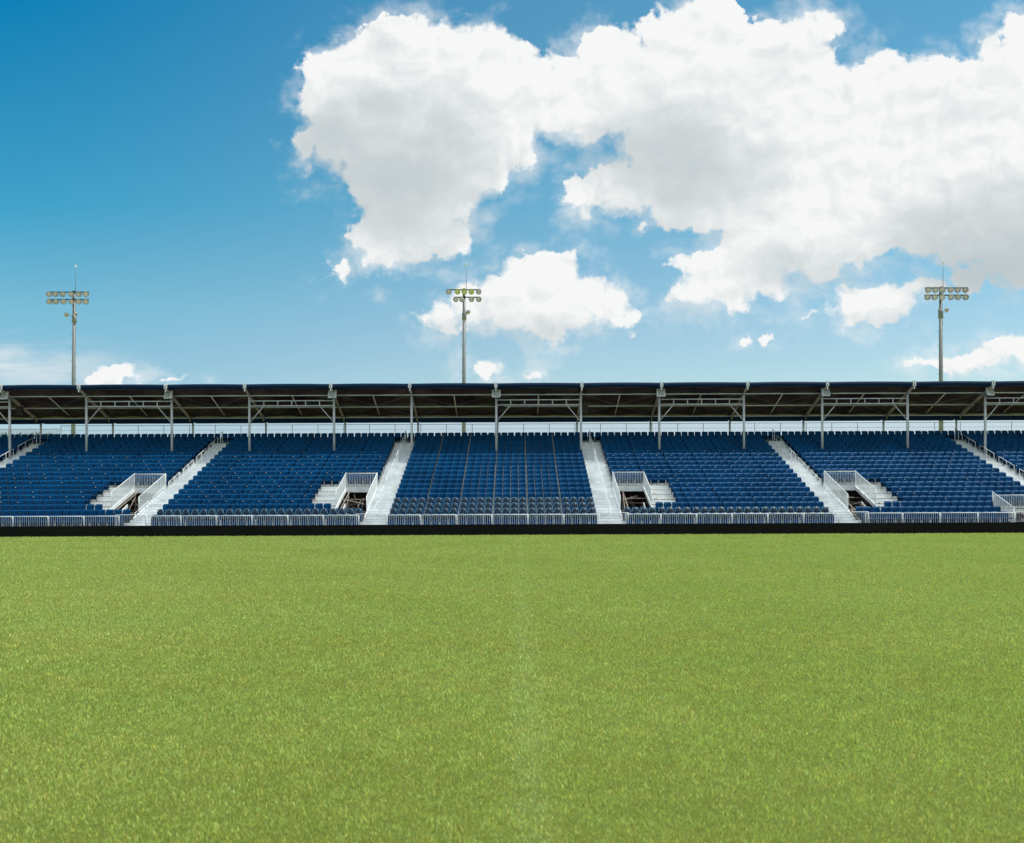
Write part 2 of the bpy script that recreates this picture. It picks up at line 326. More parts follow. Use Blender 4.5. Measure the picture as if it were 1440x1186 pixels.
# grass blades on the near part of the pitch
def blades():
    xs = []; ys = []
    for d0 in np.concatenate([np.arange(3.2, 12, .4), np.arange(12, 49.5, 1.25)]):
        d1 = d0+(.4 if d0 < 12 else 1.25); dc = (d0+d1)/2; d1 = min(d1, 49.8)
        dens = min(8600, 8600*(5.8/dc)**2.05)
        a0, a1 = -d1*.60-.8, d1*.62+.8
        n = int((d1-d0)*(a1-a0)*dens)
        y = rng.uniform(d0, d1, n); x = rng.uniform(a0, a1, n)
        xs.append(x); ys.append(y)
    x = np.concatenate(xs); y = np.concatenate(ys); n = len(x)
    h = (.017+.0009*y)*rng.uniform(.55, 1.4, n); wd = (.0016+.00042*y)*rng.uniform(.7, 1.3, n)
    # clumpiness from a few crossing sines
    cl = np.sin(x*9.1+2*np.sin(y*3.3))*np.sin(y*7.7+1.5*np.sin(x*4.1)) + .6*np.sin(x*23+y*5)*np.sin(y*19-x*7)
    h *= 1+.15*cl
    ang = rng.uniform(0, 2*np.pi, n); lean = rng.uniform(.05, .8, n)*h; la = rng.uniform(0, 2*np.pi, n)
    dx, dy = np.cos(ang)*wd/2, np.sin(ang)*wd/2; lx, ly = np.cos(la)*lean, np.sin(la)*lean
    V = np.zeros((n, 5, 3), np.float32)
    V[:,0] = np.stack([x-dx, y-dy, np.zeros(n)], 1); V[:,1] = np.stack([x+dx, y+dy, np.zeros(n)], 1)
    V[:,2] = np.stack([x+dx*.8+lx*.4, y+dy*.8+ly*.4, h*.6], 1); V[:,3] = np.stack([x-dx*.8+lx*.4, y-dy*.8+ly*.4, h*.6], 1)
    V[:,4] = np.stack([x+lx, y+ly, h*.95], 1)
    b = (np.arange(n)*5)[:,None]
    loops = np.concatenate([b+np.array([[0,1,2,3]]), b+np.array([[3,2,4]])], 1).ravel()
    me = bpy.data.meshes.new('grass'); me.vertices.add(n*5); me.vertices.foreach_set('co', V.ravel())
    me.loops.add(n*7); me.loops.foreach_set('vertex_index', loops.astype(np.int32))
    me.polygons.add(n*2); ls = (np.arange(n)*7)[:,None]+np.array([[0,4]])
    me.polygons.foreach_set('loop_start', ls.ravel().astype(np.int32))
    tint = np.ones((n, 4), np.float32)
    k = .975 + rng.normal(0, 1, n)*np.clip(.33-.012*y, .05, .28) + .05*cl*np.clip(1.2-y/25, .1, 1); tint[:,0] = k; tint[:,1] = k; tint[:,2] = k
    dry = rng.random(n) < .09*np.clip(1.2-y/30,0,1); tint[dry,0] *= 1.35; tint[dry,1] *= 1.02; tint[dry,2] *= 1.1
    pale = rng.random(n) < .07*np.clip(1.2-y/30,0,1); tint[pale] *= 1.35
    cool = rng.random(n) < .25; tint[cool,0] *= .82; tint[cool,2] *= 1.35
    a = me.attributes.new('tint', 'FLOAT_COLOR', 'POINT'); a.data.foreach_set('color', np.repeat(np.clip(tint,0,3), 5, 0).ravel())
    me.materials.append(M['grass_blades']); me.update(); me.validate()
    o = bpy.data.objects.new('grass', me); COL.objects.link(o)
    tag(o, 'short bright green turf grass covering the near playing field', 'grass', kind='stuff')
blades()

# ------------------------------------------------------------------ the stand
XC = -1.37; NR = 20; Y0 = 51.3; TR = .83; Z0 = .40; RS = .317
AX = [XC-34.1, XC-20.5, XC-6.85, XC+6.85, XC+20.5, XC+34.1]; AW = 1.5
XL, XR = XC-47., XC+47.
def yf(i): return Y0+TR*i
def zd(i): return Z0+RS*i
AN = ['far left stairs', 'second stairs from left', 'stairs left of centre section', 'stairs right of centre section', 'second stairs from right', 'far right stairs']
SEC = []
ed = [XL-.75] + AX + [XR+.75]
for k in range(7): SEC.append((ed[k]+AW/2, ed[k+1]-AW/2))
SN = ['outer left section', 'far left section', 'section left of centre', 'centre section', 'section right of centre', 'far right section', 'outer right section']
# openings: (x0, x1, first row removed, last row removed, landing side)
OPEN = [(SEC[1][1]-2.0, SEC[1][1], 2, 7, -1), (SEC[2][1]-2.0, SEC[2][1], 2, 7, -1), (SEC[4][0], SEC[4][0]+2.0, 2, 7, 1), (SEC[5][0], SEC[5][0]+2.0, 2, 7, 1), (28.56, SEC[5][1], 0, 2, 0)]
LAND = 1.5
def cuts(a, b, i):
    iv = [(a, b)]
    for x0, x1, r0, r1, s_ in OPEN:
        if r0 <= i <= r1:
            nv = []
            for p, q in iv:
                if x1 <= p or x0 >= q: nv.append((p, q)); continue
                if x0-p > .05: nv.append((p, x0))
                if q-x1 > .05: nv.append((x1, q))
            iv = nv
    return iv

stand = empty('grandstand', (XC, Y0, 0), 'long pale aluminium grandstand of twenty stepped rows behind the pitch', 'grandstand')
dk = MB(); rs_ = MB()
for i in range(NR):
    rows = SEC if i < NR-1 else [(XL, XR)]
    for a, b in rows:
        for p, q in cuts(a, b, i):
            y1 = yf(i)+TR+(.75 if i == NR-1 else -.004)
            dk.box(p, q, yf(i), y1, zd(i)-.05, zd(i))
            rs_.box(p+.003, q-.003, yf(i)+.012, yf(i)+.03, zd(i)-RS+.040 if i else .08, zd(i)-.052)
dk.build('deck', 'aluminium', stand); rs_.build('riser_board', 'riser', stand)
# stair flights, two steps to each row
for k, ax in enumerate(AX):
    m = MB()
    for i in range(-1, NR-1):
        for h in (0, 1):
            z = zd(i)+RS*h/2; y = yf(i)+TR*h/2
            if z < .1: continue
            m.box(ax-AW/2+.004, ax+AW/2-.004, y, y+TR/2+.02, z-.04, z)
            m.box(ax-AW/2+.006, ax+AW/2-.006, y+.02, y+.032, max(z-RS/2+.016, .02), z-.042)
    st = m.build('stair_flight', 'aluminium', stand); st['label'] = 'pale metal stair flight, ' + AN[k]
    m = MB()
    for i in range(-1, NR-1):
        for h in (0, 1):
            z = zd(i)+RS*h/2; y = yf(i)+TR*h/2
            if z < .1: continue
            m.box(ax-AW/2+.01, ax+AW/2-.01, y-.006, y+.03, z+.001, z+.006)
    m.build('step_nosing', 'tag_white', st)
# side stringers along the aisles
for ax in AX:
    for s_ in (-1, 1):
        m = MB(); x = ax+s_*(AW/2+.02)
        a = (x, yf(0)+.1, zd(0)-.2); b = (x, yf(18), zd(18)-.2)
        m.bar(a, b, .04, .18); m.build('side_stringer', 'galvanised', stand)
# end walls and under-structure
for x0 in (XL-.1, XR+.02):
    m = MB()
    vs = [(x0+dx, y, z) for dx in (0, .08) for y, z in ((Y0,.02),(yf(20)+.4,.02),(yf(20)+.4,zd(19)-.06),(Y0,Z0-.06))]
    m.add(vs, [(0,1,2,3),(7,6,5,4),(0,4,5,1),(1,5,6,2),(2,6,7,3),(3,7,4,0)])
    m.build('end_panel', 'riser', stand)
m = MB(); m.box(XL, XR, yf(20)+.55, yf(20)+.6, .02, zd(19)-.06); m.build('rear_cladding', 'galvanised_dark', stand)
MB().box(XL, XR, yf(20)+.42, yf(20)+.45, zd(19)+.01, zd(19)+.50).build('kick_board', 'riser', stand)
m = MB()
x = XL+.6
while x < XR:
    for i in range(1, NR, 3):
        m.tube((x, yf(i)+.3, .02), (x, yf(i)+.3, zd(i)-.07), .03, n=6)
    m.tube((x, yf(0)+.2, Z0-.12), (x, yf(19)+.5, zd(19)-.14), .035, n=6)
    for i in range(1, NR-3, 3): m.tube((x, yf(i)+.3, .1), (x, yf(i+3)+.3, zd(i+3)-.3), .024, n=6)
    x += 1.95
for i in range(4, NR, 3):
    for zz in np.arange(.5, zd(i)-.3, .8): m.tube((XL+.3, yf(i)+.3, zz), (XR-.3, yf(i)+.3, zz), .024, n=6)
    z = .2
    x = XL+.6
    while x < XR-2:
        if random.random() < .6: m.tube((x, yf(i)+.34, .2), (x+1.95, yf(i)+.34, zd(i)-.3), .02, n=6)
        x += 1.95
m.build('scaffold_frame', 'scaffold_rust', stand)

# ------------------------------------------------------------------ seats
def shell(rows, thick, nrm=(0, 1, 0)):
    """closed shell from a grid of points (rows of equal length), thickened along nrm"""
    nr, nc = len(rows), len(rows[0]); n = Vector(nrm)*thick
    vs = [Vector(p) for r in rows for p in r] + [Vector(p)+n for r in rows for p in r]
    o_ = nr*nc; fs = []
    for r in range(nr-1):
        for c in range(nc-1):
            a = r*nc+c; fs.append((a, a+1, a+nc+1, a+nc)); fs.append((o_+a, o_+a+nc, o_+a+nc+1, o_+a+1))
    rim = [c for c in range(nc)] + [r*nc+nc-1 for r in range(1, nr)] + [(nr-1)*nc+c for c in range(nc-2, -1, -1)] + [r*nc for r in range(nr-2, 0, -1)]
    for i in range(len(rim)):
        a, b = rim[i], rim[(i+1) % len(rim)]; fs.append((b, a, o_+a, o_+b))
    return vs, fs
US = (-1, -.8, -.4, 0, .4, .8, 1)
def flat_back():
    rows = []
    for v, wd in ((0,.200),(.35,.222),(.6,.230),(.80,.228),(.90,.222)):
        z = .17+v*.64; y = .55+.09*v
        rows.append([(u*wd, y-.060*u*u, z) for u in US])
    for dy, z, wd in ((.018,.765,.220),(.050,.797,.212),(.080,.812,.200),(.100,.800,.190)):
        rows.append([(u*wd, .55+.081+dy-.050*u*u, z-.022*abs(u)**5) for u in US])
    return shell(rows, .016)
def dome(scale=1.):
    rows = []                      # underside of a tipped-up round seat pan, bulging to the front
    for v in (0, .15, .35, .55, .75, .90, .985):
        wd = .198*math.sqrt(max(1-v**2, .02))
        z = .52+v*.29; y = .42+.05*v
        rows.append([(u*wd, y-.06*(1-u*u)*(1-v*v)+.05*v*v, z) for u in US])
    return shell(rows, .02)
def round_rim():
    m = MB(); pts = []
    for q in np.linspace(0, math.pi, 13):
        x = .208*math.cos(q); z = .52+.298*math.sin(q); v = (z-.52)/.29
        pts.append((x, .42+.05*v+.05*v*v+.005, z))
    for a, b in zip(pts[:-1], pts[1:]): m.tube(a, b, .012, n=5)
    return m.v, m.f
def skirt():
    return shell([[(u*.212, .44-.05*(1-u*u), z) for u in US] for z in (.20, .36, .52)], .02)
def pan():
    rows = []
    for y, z, wd in ((.10,.385,.200),(.085,.425,.215),(.13,.448,.222),(.30,.43,.222),(.46,.418,.215),(.57,.43,.205)):
        rows.append([(u*wd, y, z+.016*u*u) for u in US])
    return shell(rows, .016, (0, 0, -1))
def support():
    m = MB()
    for sx in (-.16, .16):
        m.bar((sx, .60, .0), (sx, .60, .43), .03, .04); m.bar((sx, .60, .41), (sx, .20, .40), .03, .03)
        m.bar((sx, .60, .40), (sx, .70, .66), .025, .02)
    m.box(-.23, .23, .585, .615, .385, .41)
    return m.v, m.f
def tagmark():
    m = MB(); m.box(-.255, -.215, .50, .53, .62, .655); return m.v, m.f
GEO = {'flat': flat_back(), 'round': dome(), 'rim': round_rim(), 'pan': pan(), 'sup': support(), 'mark': tagmark(), 'skirt': skirt()}

def seat_xs(a, b):
    n = int(round((b-a)/.504)); out = []; x = a+.02
    mods = n/4
    pitch = .493; gap = ((b-a)-n*pitch)/max(mods, 1)
    for k in range(n):
        out.append(a + gap/2 + pitch*(k+.5) + gap*(k//4))
    return out
SEATS = []       # (x, row, type, section, index from left, count)
for si, (a, b) in enumerate(SEC):
    for i in range(NR):
        if i == NR-1: continue
        xs = seat_xs(a, b); keep = []
        for x in xs:
            ok = True
            for x0, x1, r0, r1, side in OPEN:
                if r0 <= i <= r1 and x0-.15 < x < x1+.15: ok = False
                if side and r0 < i <= r1:
                    lo, hi = (x0-LAND, x0) if side < 0 else (x1, x1+LAND)
                    if lo < x < hi: ok = False
            if ok: keep.append(x)
        for j, x in enumerate(keep):
            rnd = (si == 3 and i <= 3) or (si in (2, 4) and i <= 1)
            SEATS.append((x, i, 'round' if rnd else 'flat', si, j, len(keep)))
for x in seat_xs(XL, XR): SEATS.append((x, NR-1, 'flat', -1, 0, 0))

def vis(x, i):
    D = yf(i)+.6; X = PX+x/D*F
    return 2 < X < 1438
cand = sorted([s for s in SEATS if s[1] <= 3 and vis(s[0], s[1])], key=lambda s: (s[1], abs(s[0])))[:300]
solo = set((s[0], s[1]) for s in cand)
def part_ob(key, name, mats, parent):
    m = MB(); m.add(*GEO[key])
    me_o = bpy.data.meshes.new(name); me_o.from_pydata([tuple(v) for v in m.v], [], m.f)
    me_o.materials.append(M[mats]); me_o.polygons.foreach_set('use_smooth', [True]*len(m.f)); me_o.update()
    o = bpy.data.objects.new(name, me_o); COL.objects.link(o); o.parent = parent; return o
protos = {}
def seat_thing(x, i, typ, si, j, n):
    row = 'front row' if i == 0 else ORD[i]+' row'
    where = f'{row}, {SN[si]}, {ORD[j]} from left'
    lab = ('blue seat with dark round shell, ' if typ == 'round' else 'square-backed blue seat, ') + where
    loc = (x, yf(i), zd(i))
    grp = 'stadium seats in the lowest rows'
    if typ in protos: return copy_tree(protos[typ], loc, lab, grp)
    r = empty('stadium_seat', loc, lab, 'seat', grp)
    part_ob('flat', 'backrest', 'seat_blue', r)
    if typ == 'flat': part_ob('pan', 'seat_pan', 'seat_pan_blue', r)
    else:
        b = part_ob('round', 'seat_pan', 'seat_charcoal', r); part_ob('rim', 'pan_rim', 'rim_blue', b); part_ob('skirt', 'seat_front', 'seat_pan_blue', r)
    part_ob('sup', 'support_frame', 'seat_steel', r)
    protos[typ] = r; return r
for s in cand: seat_thing(*s)
# every other seat, far too many to count: one object
rest = [s for s in SEATS if (s[0], s[1]) not in solo]
VV = []; FF = []; MI = []; base = 0
for x, i, typ, si, j, n in rest:
    parts = [('flat', 0), ('pan', 1) if typ == 'flat' else ('round', 2)]
    if typ == 'round': parts.append(('skirt', 1))
    if typ == 'round': parts.append(('rim', 5))
    parts.append(('sup', 3))
    if si != 3 and i < 15 and ((j+i) % 2 == 0) and random.random() < .6: parts.append(('mark', 4))
    tilt = random.gauss(0, .012); dz = random.gauss(0, .003)
    for key, mi in parts:
        v, f = GEO[key]
        for p in v: VV.append((p[0]+x, p[1]+yf(i)+tilt*(p[2]-.4)*2, p[2]+zd(i)+dz))
        FF += [tuple(q+base for q in ff) for ff in f]; MI += [mi]*len(f); base += len(v)
me = bpy.data.meshes.new('stadium_seats'); me.from_pydata(VV, [], FF)
for k in ('seat_blue', 'seat_pan_blue', 'seat_charcoal', 'seat_steel', 'tag_white', 'rim_blue'): me.materials.append(M[k])
me.polygons.foreach_set('material_index', MI); me.polygons.foreach_set('use_smooth', [True]*len(FF)); me.update()
o = bpy.data.objects.new('stadium_seats', me); COL.objects.link(o)
tag(o, 'the mass of navy blue seats filling the upper rows of the stand', 'seats', kind='stuff')

m = MB()
for k in range(1, 6):
    xg = SEC[3][0]+.02+k*(SEC[3][1]-SEC[3][0])/6-.01
    for i in range(4, NR):
        m.box(xg-.010, xg+.010, yf(i)+.50, yf(i)+.53, zd(i)+.01, zd(i)+.80)
m.build('seat_row_divider', 'divider_grey', stand)
# ------------------------------------------------------------------ railings
def rail_panel(name, a, b, za, zb, h, label, cat, group, step=.12, r=.011, post=True, bottom=.08, rr=.022):
    """balustrade panel from a to b (x, y), base heights za, zb; parts: top_rail, bottom_rail, end_post x2, balusters"""
    ax, ay = a; bx, by = b; L = math.hypot(bx-ax, by-ay)
    rt = empty(name, (ax, ay, za), label, cat, group)
    MB().tube((ax, ay, za+h), (bx, by, zb+h), rr).build('top_rail', 'white_rail', rt, True)
    MB().tube((ax, ay, za+bottom), (bx, by, zb+bottom), rr*.7).build('bottom_rail', 'white_rail', rt, True)
    if post:
        for (px, py, pz) in ((ax, ay, za), (bx, by, zb)):
            MB().tube((px, py, pz), (px, py, pz+h+.01), rr*1.05).build('end_post', 'white_rail', rt, True)
    m = MB(); n = max(int(L/step), 2)
    for k in range(1, n):
        f = k/n; x = ax+(bx-ax)*f; y = ay+(by-ay)*f; z = za+(zb-za)*f
        m.tube((x, y, z+bottom), (x, y, z+h-.01), r, n=6, cap=False)
    m.build('balusters', 'white_rail', rt, True)
    return rt

# front balustrade, panel by panel, one run per section
FY = 51.12
for si, (a, b) in enumerate(SEC):
    if si in (0, 6): a2, b2 = (a, b)
    else: a2, b2 = (a-.02, b+.02)
    if si == 5: b2 = 28.45
    n = max(1, int(round((b2-a2)/2.03))); wd = (b2-a2)/n
    for k in range(n):
        rail_panel('railing_panel', (a2+wd*k+.03, FY), (a2+wd*(k+1)-.03, FY), .33, .33, .81,
                   f'white railing panel before the {SN[si]}, {ORD[k]} from its left end', 'railing', 'railing panels along the front of the stand', step=.118, r=.0105, bottom=.05)
for k, ax in enumerate(AX):
    rail_panel('stair_gate', (ax-AW/2-.12, FY-.14), (ax+AW/2+.12, FY-.14), .30, .30, .92,
               f'white barred gate across the foot of the {AN[k]}', 'gate', 'gates at the foot of the stairs', step=.095, r=.008, bottom=.06, rr=.018)

# aisle handrails: short lengths with gaps
for k, ax in enumerate(AX):
    seg = 0
    for i0 in range(0, 18, 3):
        i1 = i0+2.25
        def gz(i): return zd(0)+RS*i
        y0, y1 = yf(i0)+.2, yf(0)+TR*i1+.2; z0, z1 = gz(i0), gz(i1)
        rt = empty('handrail', (ax, y0, z0), f'white handrail length, {ORD[seg]} from bottom, on {AN[k]}', 'handrail', 'handrail lengths up the stairs')
        hh = .92
        MB().tube((ax, y0, z0+hh), (ax, y1, z1+hh), .017).build('top_rail', 'white_rail', rt, True)
        MB().tube((ax, y0, z0+hh*.5), (ax, y1, z1+hh*.5), .009).build('middle_rail', 'white_rail', rt, True)
        for q in (0, .5, 1):
            yy_, zz_ = y0+(y1-y0)*q, z0+(z1-z0)*q
            MB().tube((ax, yy_, zz_-.1), (ax, yy_, zz_+hh), .013).build('post', 'white_rail', rt, True)
        seg += 1
    y0, z0 = yf(18)+.15, zd(18)
    rt = empty('handrail', (ax, y0, z0), f'short dark-topped handrail at the very top of the {AN[k]}', 'handrail', 'handrail lengths up the stairs')
    MB().tube((ax, y0, z0+1.0), (ax, y0+.5, z0+1.2), .024).build('top_rail', 'galvanised_dark', rt, True)
    for q in (0, .5): MB().tube((ax, y0+q, z0), (ax, y0+q, z0+1.0+.4*q), .020).build('post', 'white_rail', rt, True)

# openings in the seating: balustrade on three sides, landing steps, inner stair
ON = ['in the far left section', 'left of the centre section', 'right of the centre section', 'in the far right section']
for k, (x0, x1, r0, r1, side) in enumerate(OPEN[:4]):
    yb, zb = yf(8)-.03, zd(8); fy = yf(4)+.0
    rail_panel('opening_railing', (x0, yb), (x1, yb), zb, zb, .86, f'white railing across the back of the opening {ON[k]}', 'railing', 'railings round the entrance openings', step=.105, r=.012, bottom=.04)
    for s_, x in ((-1, x0), (1, x1)):
        land = (s_ == side)
        yq = fy if land else yf(3)
        zq = zb-(yb-yq)/TR*RS
        rail_panel('opening_railing', (x, yb+.02), (x, yq), zb, zq, .90, f'white sloping railing, {"landing" if land else "stairs"} side of the opening {ON[k]}', 'railing', 'railings round the entrance openings', step=.105, r=.013, bottom=.02)
    th = empty('entrance_opening', ((x0+x1)/2, yf(2), 0), f'dark entrance opening in the seats {ON[k]} with pale trim', 'entrance')
    m = MB()
    for x in (x0, x1):
        m.bar((x, yf(2)+.05, zd(2)-.12), (x, yb, zd(8)-.2), .05, .22)
    m.build('side_stringer', 'aluminium', th)
    MB().box(x0+.03, x1-.03, yb-.05, yb-.02, zd(8)-RS-.05, zd(8)-.005).build('header_board', 'aluminium', th)
    m = MB(); rr = random.Random(k+5)
    for q in range(16):
        a = (rr.uniform(x0, x1), rr.uniform(yf(6), yf(9)), rr.uniform(.1, 2.3)); b_ = (rr.uniform(x0-.3, x1+.3), a[1]+rr.uniform(-.5, .5), rr.uniform(.1, 2.4))
        m.tube(a, b_, .022, n=6)
    for z in (.4, 1.1, 1.8): m.tube((x0-.4, yf(7)+.3, z), (x1+.4, yf(7)+.3, z), .028, n=6)
    m.build('inner_scaffold', 'scaffold_rust', th)
    xl = x0+.25 if side < 0 else x1-.25; xo = .22 if side < 0 else -.22
    m = MB(); m.bar((xl, yf(2)+.6, .5), (xl, yf(6), 1.75), .05, .2); m.bar((xl+xo, yf(2)+.6, .42), (xl+xo, yf(5)+.5, 1.3), .05, .16)
    m.build('stair_stringer', 'white_rail' if side < 0 else 'galvanised', th)
    m = MB(); pts = [(xl-xo*.4, yf(2)+.5, .9), (xl-xo*.4, yf(2)+.45, 1.42), (xl-xo*.4, yf(2)+.8, 1.55), (xl, yf(4), 1.25)]
    for p, q in zip(pts[:-1], pts[1:]): m.tube(p, q, .024)
    m.build('inner_handrail', 'galvanised_dark', th, True)
    m = MB(); 
    for z in (.55, .95): m.tube((x0+.05, yf(3), z), (x1-.05, yf(3), z), .025)
    m.tube(((x0+x1)/2, yf(3), .02), ((x0+x1)/2, yf(3), 1.0), .025)
    m.build('cross_bar', 'scaffold_rust', th, True)
# low opening at the right-hand end
x0, x1 = OPEN[4][0], OPEN[4][1]
rail_panel('opening_railing', (x0+.05, yf(3)-.03), (x1, yf(3)-.03), zd(3), zd(3), .82, 'white railing across the back of the low opening at the right end', 'railing', 'railings round the entrance openings', step=.105, r=.013)
rail_panel('opening_railing', (x0, yf(3)+.02), (x0, yf(0)+.2), zd(3), zd(0), 1.02, 'white sloping side railing of the low opening at the right end', 'railing', 'railings round the entrance openings', step=.10, r=.013)
rail_panel('opening_railing', (x0+.25, yf(1)), (x1-.1, yf(1)), .55, .55, .62, 'lower inner railing inside the low opening at the right end', 'railing', 'railings round the entrance openings', step=.13, r=.013)

# rear guard rail behind the top row
GY = yf(20)+.5; GZ = zd(19)
kx = 0; x = XL
while x < XR-.5:
    dense = x < XC-34.0
    n_lab = ORD[kx] if kx < 26 else None
    nm = 'dense white' if dense else 'thin grey'
    kx += 1
    rt = empty('rear_guard_rail', (x, GY, GZ), (f'{nm} guard rail panel behind the top row, {ORD[kx-1]} from the left' if kx <= 26 else f'{nm} guard rail panel behind the top row, {ORD[48-kx]} from the right'), 'railing', 'guard rail panels along the top of the stand')
    x2 = x+1.958; h = 1.5; m1 = 'white_rail' if dense else 'galvanised'
    if dense: h = 1.25
    MB().tube((x, GY, GZ+h), (x2, GY, GZ+h), .02).build('top_rail', m1, rt, True)
    MB().tube((x, GY, GZ+h-(.37)), (x2, GY, GZ+h-.37), .010).build('middle_rail', m1, rt, True)
    MB().tube((x, GY, GZ), (x, GY, GZ+h+.01), .026).build('end_post', m1, rt, True)
    m = MB(); q = x+.13
    while q < x2-.05:
        m.tube((q, GY, GZ+.08), (q, GY, GZ+h-.01), .020 if dense else .0045, n=5, cap=False); q += .122
    m.build('balusters', m1, rt, True)
    x = x2

# black wall along the edge of the pitch
m = MB(); x = XL-8; k = 0
wall = empty('perimeter_wall', (XC, 50.06, 0), 'low black cloth-covered wall between the grass and the stand', 'wall')
while x < XR+8:
    z = .605+random.gauss(0, .003); m.box(x, x+3.0, 50.03+random.gauss(0,.004), 50.12, -.02+random.gauss(0,.004), z); x += 3.004
m.build('cover', 'black_cloth', wall)
m = MB(); m.box(XL-8, XR+8, 50.15, 50.2, .0, .57); m.build('frame', 'galvanised_dark', wall)

# ------------------------------------------------------------------ canopy roof
RX = [-47.6,-42.2,-36.13,-30.65,-24.56,-19.02,-12.98,-7.44,-1.40,4.64,10.23,16.27,21.86,27.95,33.49,39.5,45.0]
TRUSS = {-42.2,-30.65,-19.02,-1.40,10.23,21.86,33.49}
FYD, FZ = 62.98, 10.12; SLO = .350; BYD = 68.6
def rz(y): return FZ-SLO*(y-FYD)
roof = empty('canopy_roof', (XC, FYD, 0), 'navy fabric canopy roof with brown underside on slim steel posts over the upper rows', 'roof')
def pan_mesh(xa, xb, zoff):
    NX, NY = 14, 12; rows = []
    for j in range(NY+1):
        y = FYD+(BYD-FYD)*j/NY; r_ = []
        for i in range(NX+1):
            f = i/NX; x = xa+(xb-xa)*f
            e = math.sin(math.pi*f)
            z = rz(y)+.02*e + (.15*math.sin((y-FYD-1.)/1.68*math.pi*2-1.2)+.03*math.sin(5*f*math.pi+y*2))*e + zoff
            if j == 0: z = rz(y)+.025*e+zoff
            r_.append((x, y, z))
        rows.append(r_)
    return rows
for a, b in zip(RX[:-1], RX[1:]):
    g_ = pan_mesh(a+.02, b-.02, 0); vs, fs = shell(g_, .02, (0, 0, -1)); m = MB(); m.add(vs, fs)
    # grid faces alternate top and bottom: glow-tinted brown below
    nf = 14*12*2
    m.m = [(0 if q % 2 == 0 else 1) if q < nf else 0 for q in range(len(fs))]
    p = m.build('roof_panel', ['navy_cloth', 'underside_brown_glow'], roof, True)
    m = MB(); N = 12
    for q in range(N):
        xa = a+.02+(b-a-.04)*q/N; xb = a+.02+(b-a-.04)*(q+1)/N; za = rz(FYD)+.15+.03*math.sin(math.pi*q/N); zb = rz(FYD)+.15+.03*math.sin(math.pi*(q+1)/N)
        m.add([(xa,FYD-.03,za-.33),(xb,FYD-.03,zb-.33),(xb,FYD-.03,zb),(xa,FYD-.03,za),(xa,FYD-.005,za-.33),(xb,FYD-.005,zb-.33),(xb,FYD-.005,zb),(xa,FYD-.005,za)],
              [(0,1,2,3),(5,4,7,6),(3,2,6,7),(1,0,4,5)])
    m.build('fascia', 'navy_cloth', roof, True)
    m = MB(); m.box(a+.05, b-.05, BYD+.01, BYD+.03, rz(BYD)-.08, rz(BYD)+.28)
    m.box(a+.05, b-.05, 67.60, 67.62, 8.03, rz(67.62)-.06); m.build('rear_valance', 'navy_cloth', roof)
for y, r_ in ((63.97,.045),(65.79,.040),(67.50,.045)):
    MB().tube((RX[0], y, rz(y)-.17), (RX[-1], y, rz(y)-.17), r_).build('purlin', 'galvanised', roof, True)
MB().tube((RX[0], FYD+.1, rz(FYD+.1)-.08), (RX[-1], FYD+.1, rz(FYD+.1)-.08), .04).build('purlin', 'galvanised_dark', roof, True)
PYD = 64.05; RYD = 68.25
for a, b in zip(RX[:-1], RX[1:]):
    c = (a+b)/2
    m = MB(); m.tube((c, 63.97, rz(63.97)-.12), (c, 67.5, rz(67.5)-.12), .035); m.build('strut', 'rail_beige', roof, True)
    m = MB()
    m.tube((a, 64.0, rz(64)-.13), (b, 67.5, rz(67.5)-.10), .010, n=5); m.tube((b, 64.0, rz(64)-.13), (a, 67.5, rz(67.5)-.10), .010, n=5)
    m.build('bracing_cable', 'galvanised_dark', roof, True)
for a in RX:
    MB().tube((a, PYD, zd(15)+.02), (a, PYD, 9.55), .085, n=12).build('front_post', 'galvanised', roof, True)
    MB().tube((a, PYD, 9.53), (a, FYD+.08, 9.99), .07, n=10).build('post_arm', 'galvanised', roof, True)
    MB().tube((a, RYD, zd(19)), (a, RYD, rz(RYD)-.22), .075, n=12).build('rear_post', 'galvanised', roof, True)
    m = MB(); m.bar((a, FYD+.1, rz(FYD+.1)-.14), (a, RYD+.1, rz(RYD+.1)-.14), .09, .2); m.build('rafter', 'rafter_brown', roof)
    m = MB(); m.box(a-.105, a-.04, FYD-.10, FYD+.06, 9.97, 10.34); m.box(a+.04, a+.105, FYD-.10, FYD+.06, 9.97, 10.34)
    m.box(a-.035, a+.035, FYD-.08, FYD+.04, 9.77, 10.0)
    m.build('clamp', 'tag_white', roof)
    if a in TRUSS:
        b = RX[RX.index(a)+1]; m = MB(); zt, zb = 9.235, 8.875
        m.tube((a, PYD, zt), (b, PYD, zt), .042); m.tube((a, PYD, zb), (b, PYD, zb), .045)
        n = 5; e = 1.03
        for q in range(n):
            x = a+e+(b-a-2*e)*q/(n-1); m.tube((x, PYD, zb), (x, PYD, zt), .038)
        m.tube((a+e, PYD, zb), (a+.05, PYD, 7.71), .032); m.tube((b-e, PYD, zb), (b-.05, PYD, 7.71), .032)
        m.build('truss_beam', 'galvanised', roof, True)
